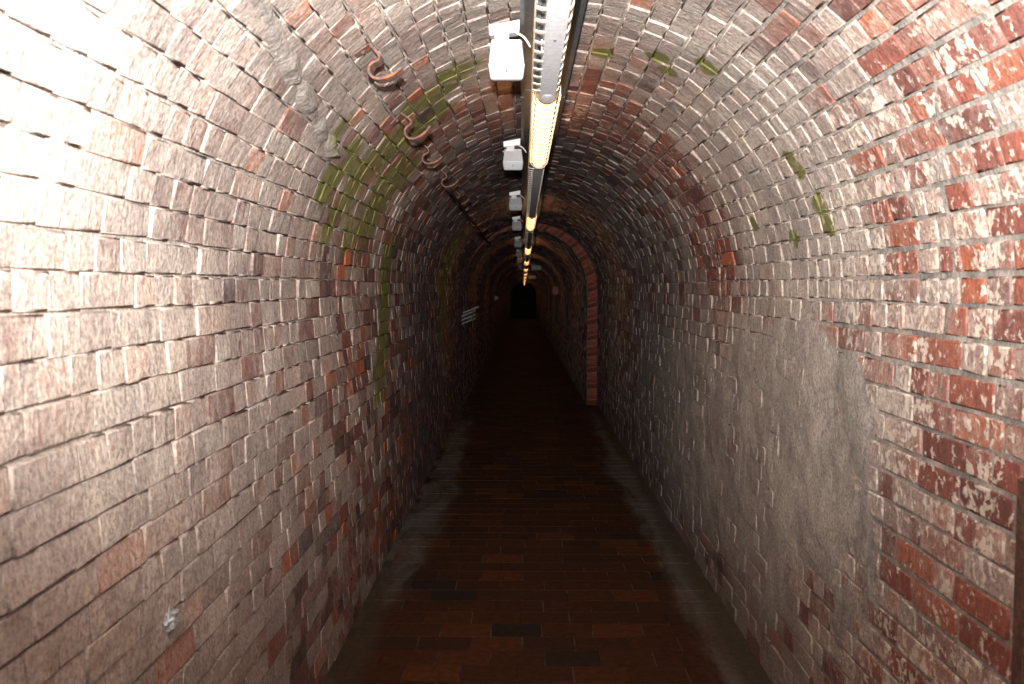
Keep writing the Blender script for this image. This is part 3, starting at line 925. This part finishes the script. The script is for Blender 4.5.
# ------------------------------------------------------------------ white boxes on brackets beside the channel
def make_box():
    root = empty('white_box', (0, 0, 0))
    # faceted housing, widening towards the lip; local y = depth, z = height relative to the eye level at that box
    stations = [  # (y, z, half width) front outline from top to bottom, then the back outline
        (-0.055, 0.060, 0.044), (-0.020, 0.002, 0.051)]
    bm = bmesh.new()
    A = [(-0.062, 0.057), (-0.020, 0.000), (0.055, 0.012), (0.045, 0.085)]
    HW = [0.044, 0.053, 0.052, 0.043]
    l = [bm.verts.new((-w, y, z)) for (y, z), w in zip(A, HW)]
    r = [bm.verts.new((w, y, z)) for (y, z), w in zip(A, HW)]
    bm.faces.new(l); bm.faces.new(r[::-1])
    for q in range(4): bm.faces.new((l[q], r[q], r[(q + 1) % 4], l[(q + 1) % 4]))
    bmesh.ops.recalc_face_normals(bm, faces=bm.faces)
    bmesh.ops.bevel(bm, geom=list(bm.edges), offset=0.004, segments=2, affect='EDGES', profile=0.5)
    link_mesh('housing', new_mesh('housing', bm, M_WHITE), None, root)
    bm = bmesh.new()
    A = [(-0.026, 0.001), (0.012, -0.041), (0.055, -0.038), (0.060, 0.014)]
    HW = [0.0555, 0.049, 0.046, 0.053]
    l = [bm.verts.new((-w, y, z)) for (y, z), w in zip(A, HW)]
    r = [bm.verts.new((w, y, z)) for (y, z), w in zip(A, HW)]
    bm.faces.new(l); bm.faces.new(r[::-1])
    for q in range(4): bm.faces.new((l[q], r[q], r[(q + 1) % 4], l[(q + 1) % 4]))
    bmesh.ops.recalc_face_normals(bm, faces=bm.faces)
    bmesh.ops.bevel(bm, geom=list(bm.edges), offset=0.007, segments=3, affect='EDGES', profile=0.5)
    lid = link_mesh('front_lid', new_mesh('front_lid', bm, M_LIP, True), None, root)
    bm = bmesh.new()
    bm_box(bm, -0.0025, 0.0010, -0.0115, -0.0065, -0.0245, -0.0135)
    link_mesh('mark', new_mesh('mark', bm, M_MARK), None, lid)
    # bracket plate reaching to the channel, with its arm
    bm = bmesh.new()
    v = [bm.verts.new(p) for p in [(-0.049, -0.064, 0.068), (0.038, -0.064, 0.078), (0.038, -0.02, 0.078), (-0.047, -0.02, 0.068),
                                   (-0.051, -0.066, 0.097), (0.0395, -0.066, 0.114), (0.0395, -0.02, 0.114), (-0.049, -0.02, 0.097)]]
    for f in [(0, 1, 2, 3), (4, 7, 6, 5), (0, 4, 5, 1), (1, 5, 6, 2), (2, 6, 7, 3), (3, 7, 4, 0)]: bm.faces.new([v[q] for q in f])
    bmesh.ops.bevel(bm, geom=list(bm.edges), offset=0.002, segments=1, affect='EDGES')
    link_mesh('bracket_plate', new_mesh('bracket_plate', bm, M_WHITE), None, root)
    bm = bmesh.new()
    bm_box(bm, -0.034, 0.008, -0.060, -0.048, 0.045, 0.098, 0.002)
    link_mesh('bracket_arm', new_mesh('bracket_arm', bm, M_WHITE), None, root)
    bm = bmesh.new()
    bm_tube(bm, [(-0.054, -0.03, 0.050), (0.046, -0.03, 0.056)], 0.005, 8)
    link_mesh('pivot_bolt', new_mesh('pivot_bolt', bm, M_WHITE, True), None, root)
    bm = bmesh.new()
    bm_tube(bm, smooth_path([(0.000, -0.055, 0.078), (0.025, -0.052, 0.080), (0.048, -0.045, 0.070), (0.060, -0.04, 0.058), (0.070, -0.02, 0.046)], 4), 0.0035, 6)
    link_mesh('cable', new_mesh('cable', bm, M_PCABLE, True), None, root)
    return root

BZ = [2.80, 4.95, 7.55, 10.2, 13.2, 16.2, 19.6, 23.0]
BX = [-0.049, -0.053, -0.060, -0.068, -0.070, -0.072, -0.074, -0.075]
box = make_box()
for q, (z, x) in enumerate(zip(BZ, BX)):
    o = box if q == 0 else copy_tree(box)
    drop = 0.0 if z < Z_STEP else -0.045 + float(dip(z))
    o.location = (x, z, EYE + 0.658 + drop)
    tag(o, ['nearest white box on a bracket, largest, left of the near end of the channel',
            'second white box on a bracket, beside the nearest lit lamp'][q] if q < 2 else '%s white box from the camera, left of the lamps under the crown' % ORD[q], 'box', 'white boxes along the crown')

# ------------------------------------------------------------------ rusty strap hooks on the left haunch
def make_hook():
    root = empty('cable_hook', (0, 0, 0))
    bm = bmesh.new()
    # back plate lying on the bricks
    a = math.radians(37)
    bm_strip(bm, [(-0.050, -0.040), (0.0, 0.0)], -0.030, 0.012, 0.005)
    plate = link_mesh('back_plate', new_mesh('back_plate', bm, M_RUST), None, root)
    bm = bmesh.new()
    bmesh.ops.create_uvsphere(bm, u_segments=10, v_segments=6, radius=0.009, matrix=Matrix.Translation((-0.024, -0.010, -0.024)))
    link_mesh('bolt', new_mesh('bolt', bm, M_RUST, True), None, plate)
    bm = bmesh.new()
    prof = smooth_path([(0.0, 0.002), (0.018, -0.014), (0.037, -0.034), (0.034, -0.050), (0.014, -0.062), (0.006, -0.078), (0.010, -0.098), (0.028, -0.112), (0.056, -0.110), (0.088, -0.096), (0.118, -0.070)], 4)
    bm_strip(bm, prof, -0.024, 0.024, 0.0085)
    bmesh.ops.recalc_face_normals(bm, faces=bm.faces)
    link_mesh('strap', new_mesh('strap', bm, M_RUST, False), None, root)
    return root
hook = make_hook()
HZ = [1.70, 2.52, 3.38, 4.07, 5.0, 6.05, 7.0, 8.0, 8.9, 9.8, 10.7, 11.5]
HWHERE = ['shadow falling near the top edge of photo', 'largest whole one, by orange brick', 'amid the green growth', 'below the green growth', 'bright orange with rust',
          'just past the orange one', 'halfway to the arch step', 'beside the second lit lamp', 'in the glow of the second lamp', 'past the second lamp', 'near the arch step', 'last before the arch step']
for q, z in enumerate(HZ):
    o = hook if q == 0 else copy_tree(hook)
    hx = -0.405 - 0.03 * min(1, max(0, (z - 2.5) / 0.9))
    o.location = (hx, z, HS + math.sqrt(0.85 ** 2 - (hx - 0.0945) ** 2) - 0.007)
    o.rotation_euler = (0, math.radians(random.uniform(-8, 8)), math.radians(random.uniform(-14, 14)))
    s = random.uniform(0.74, 0.86); o.scale = (s, 1.0, s)
    tag(o, 'rusty S shaped strap hook on left vault, %s' % HWHERE[q], 'hook', 'rusty hooks along the left of the vault')
# an old cable lying in the hooks further along the tunnel
bm = bmesh.new()
bm_tube(bm, smooth_path([(-0.400 + 0.006 * math.sin(q * 1.9), 5.0 + q * 0.92, EYE + 0.520 + 0.004 * math.cos(q * 2.3)) for q in range(8)], 3), 0.008, 6)
o = link_mesh('old_cable', new_mesh('old_cable', bm, M_IRON, True))
tag(o, 'thin black cable lying in the farther rusty hooks on the left', 'cable')

# ------------------------------------------------------------------ post at the right edge
t = empty('rusty_post', (XR - 0.022, 1.68, 0))
tag(t, 'dark brown rusted post standing at the right edge of the photo against the wall', 'post')
bm = bmesh.new(); bm_box(bm, -0.016, 0.016, -0.02, 0.02, 0.01, 1.15, 0.003)
link_mesh('upright', new_mesh('upright', bm, M_POST), None, t)
bm = bmesh.new(); bm_box(bm, -0.035, 0.016, -0.045, 0.035, 0.0, 0.012, 0.002)
link_mesh('foot_plate', new_mesh('foot_plate', bm, M_POST), None, t)

# ------------------------------------------------------------------ scrap in the crack, left wall
bm = bmesh.new()
bmesh.ops.create_icosphere(bm, subdivisions=3, radius=0.022)
for v in bm.verts:
    n_ = math.sin(v.co.x * 410) * math.cos(v.co.z * 380 + v.co.y * 300) * 0.32 + random.uniform(-0.12, 0.12)
    v.co *= 1 + n_
    v.co.x *= 0.6; v.co.y *= 1.35
o = link_mesh('foil_scrap', new_mesh('foil_scrap', bm, M_FOIL), None, None, (XL + 0.006, 1.93, EYE - 0.708))
tag(o, 'crumpled silvery scrap stuck in the cracked joint low on the left wall', 'scrap')

# ------------------------------------------------------------------ far things
# four pale rails on the left wall
t = empty('slatted_plate', (XL, 11.4, EYE - 0.50))
tag(t, 'four pale slanting slats of a small plate on the left wall before the arch step', 'plate')
for q in range(4):
    z0 = 0.03 + q * 0.047; xa = -0.012 if q < 3 else 0.02; xb = 0.165 if q < 3 else 0.205
    bm = bmesh.new()
    pts = [(xa, 0.0, z0), (xb, 0.10, z0 + (xb - xa) * 0.40)]
    v = [bm.verts.new((p[0], p[1] + dy, p[2] + dz)) for p in pts for dy, dz in ((0, 0), (0.012, 0), (0.012, 0.022), (0, 0.022))]
    for f in ((0, 1, 2, 3), (7, 6, 5, 4), (0, 4, 5, 1), (1, 5, 6, 2), (2, 6, 7, 3), (3, 7, 4, 0)): bm.faces.new([v[k_] for k_ in f])
    link_mesh('slat', new_mesh('slat', bm, M_RAIL), None, t)
for xx in (0.02, 0.13):
    bm = bmesh.new(); bm_box(bm, xx, xx + 0.012, 0.075, 0.09, 0.0, 0.26)
    link_mesh('upright', new_mesh('upright', bm, M_IRON), None, t)
bm = bmesh.new(); bm_box(bm, -0.01, 0.15, 0.085, 0.10, 0.10, 0.13)
link_mesh('bracket', new_mesh('bracket', bm, M_IRON), None, t)
# small white button on the left wall
t = empty('wall_light', (XL + 0.0, 25.0, 1.20))
tag(t, 'small round white fitting on the left wall far down the tunnel', 'fitting')
bm = bmesh.new(); bmesh.ops.create_uvsphere(bm, u_segments=14, v_segments=8, radius=0.055, matrix=Matrix.Translation((0.04, 0, 0)))
link_mesh('cover', new_mesh('cover', bm, M_WHITE, True), None, t)
bm = bmesh.new(); bm_tube(bm, [(-0.01, 0, 0), (0.03, 0, 0)], 0.062, 14)
link_mesh('base', new_mesh('base', bm, M_GALV), None, t)
# red box on the right wall
t = empty('alarm_box', (XR2, 21.5, 1.32))
tag(t, 'small red box on the right wall beyond the arch step', 'box')
bm = bmesh.new(); bm_box(bm, -0.13, 0.0, -0.05, 0.05, 0, 0.19, 0.006)
link_mesh('case', new_mesh('case', bm, M_RED), None, t)
bm = bmesh.new(); bm_box(bm, -0.135, -0.129, -0.03, 0.03, 0.05, 0.14, 0.002)
link_mesh('cover', new_mesh('cover', bm, M_WHITE), None, t)
# two hanging signs
for nm, (x, y, z, w, h_) in {'near': (0.305, 21.5, EYE + 0.385, 0.23, 0.115), 'far': (0.30, 30.0, EYE + 0.265, 0.25, 0.10)}.items():
    t = empty('hanging_sign', (x, y, z))
    tag(t, 'grey green sign plate hanging right of the lamps, %s of the two' % ('nearer and larger' if nm == 'near' else 'farther and smaller'), 'sign', 'signs hanging far down the tunnel')
    bm = bmesh.new(); bm_box(bm, -w / 2, w / 2, -0.01, 0.01, 0, h_, 0.003)
    pl_ = link_mesh('plate', new_mesh('plate', bm, M_SIGN), None, t)
    bm = bmesh.new()
    for (a, b, c, d_) in ((-w / 2, w / 2, 0, 0.012), (-w / 2, w / 2, h_ - 0.012, h_), (-w / 2, -w / 2 + 0.012, 0, h_), (w / 2 - 0.012, w / 2, 0, h_)):
        bm_box(bm, a, b, -0.015, 0.012, c, d_)
    link_mesh('frame', new_mesh('frame', bm, M_CABLE), None, pl_)
    top = HS + math.sqrt(SEC[2]['R'] ** 2 - (x - SEC[2]['cx']) ** 2)
    for sx in (-1, 1):
        bm = bmesh.new(); bm_tube(bm, [(sx * w * 0.35, 0, h_), (sx * w * 0.35, 0, top - z + 0.02 + (-0.055 if sx > 0 else 0.04) + float(dip(y)))], 0.004, 6)
        link_mesh('rod', new_mesh('rod', bm, M_IRON), None, t)
# gate at the end
t = empty('iron_gate', (SEC[2]['cx'], Z_END - 0.8, float(dip(Z_END - 0.8))))
tag(t, 'black barred iron gate closing the far end of the tunnel', 'gate')
for sx in (-1, 1):
    leaf = empty('gate_leaf', (0, 0, 0)); leaf.parent = t
    bm = bmesh.new()
    x0, x1 = (0.015, 0.76) if sx > 0 else (-0.76, -0.015)
    for a, b, c, d_ in ((x0, x0 + 0.04, 0.03, 1.45), (x1 - 0.04, x1, 0.03, 1.45), (x0, x1, 0.03, 0.08), (x0, x1, 1.40, 1.45)):
        bm_box(bm, a, b, -0.02, 0.02, c, d_)
    link_mesh('frame', new_mesh('frame', bm, M_IRON), None, leaf)
    for q in range(1, 7):
        xx = x0 + (x1 - x0) * q / 7
        bm = bmesh.new(); bm_tube(bm, [(xx, 0, 0.05), (xx, 0, 1.43)], 0.009, 6)
        link_mesh('bar', new_mesh('bar', bm, M_IRON), None, leaf)
bm = bmesh.new()
ring_ = [(0.74 * math.cos(a), 0.03, HS + 0.02 + 0.70 * math.sin(a)) for a in [PI * q / 16 for q in range(17)]]
bm_tube(bm, ring_, 0.02, 6)
bm_box(bm, -0.76, 0.76, 0.01, 0.05, 1.46, 1.50)
for q in range(-3, 4):
    xx = q * 0.2
    bm_tube(bm, [(xx, 0.03, 1.48), (xx, 0.03, HS + 0.02 + math.sqrt(max(0, 0.70 ** 2 - (xx * 0.70 / 0.74) ** 2)))], 0.009, 6)
link_mesh('fanlight', new_mesh('fanlight', bm, M_IRON), None, t)
# dark end wall
bm = bmesh.new(); bm_box(bm, -0.9, 1.0, Z_END, Z_END + 0.15, -0.5, 2.4)
me = new_mesh('wall_end', bm, M_MORTAR); nv = len(me.vertices)
put_attr(me, 'suv', 'FLOAT_VECTOR', np.zeros((nv, 3))); put_attr(me, 'zone', 'FLOAT_COLOR', np.tile([0.1, 0, 1, 1], (nv, 1)))
tag(link_mesh('wall_end', me), 'dark wall behind the gate at the far end', kind='structure')
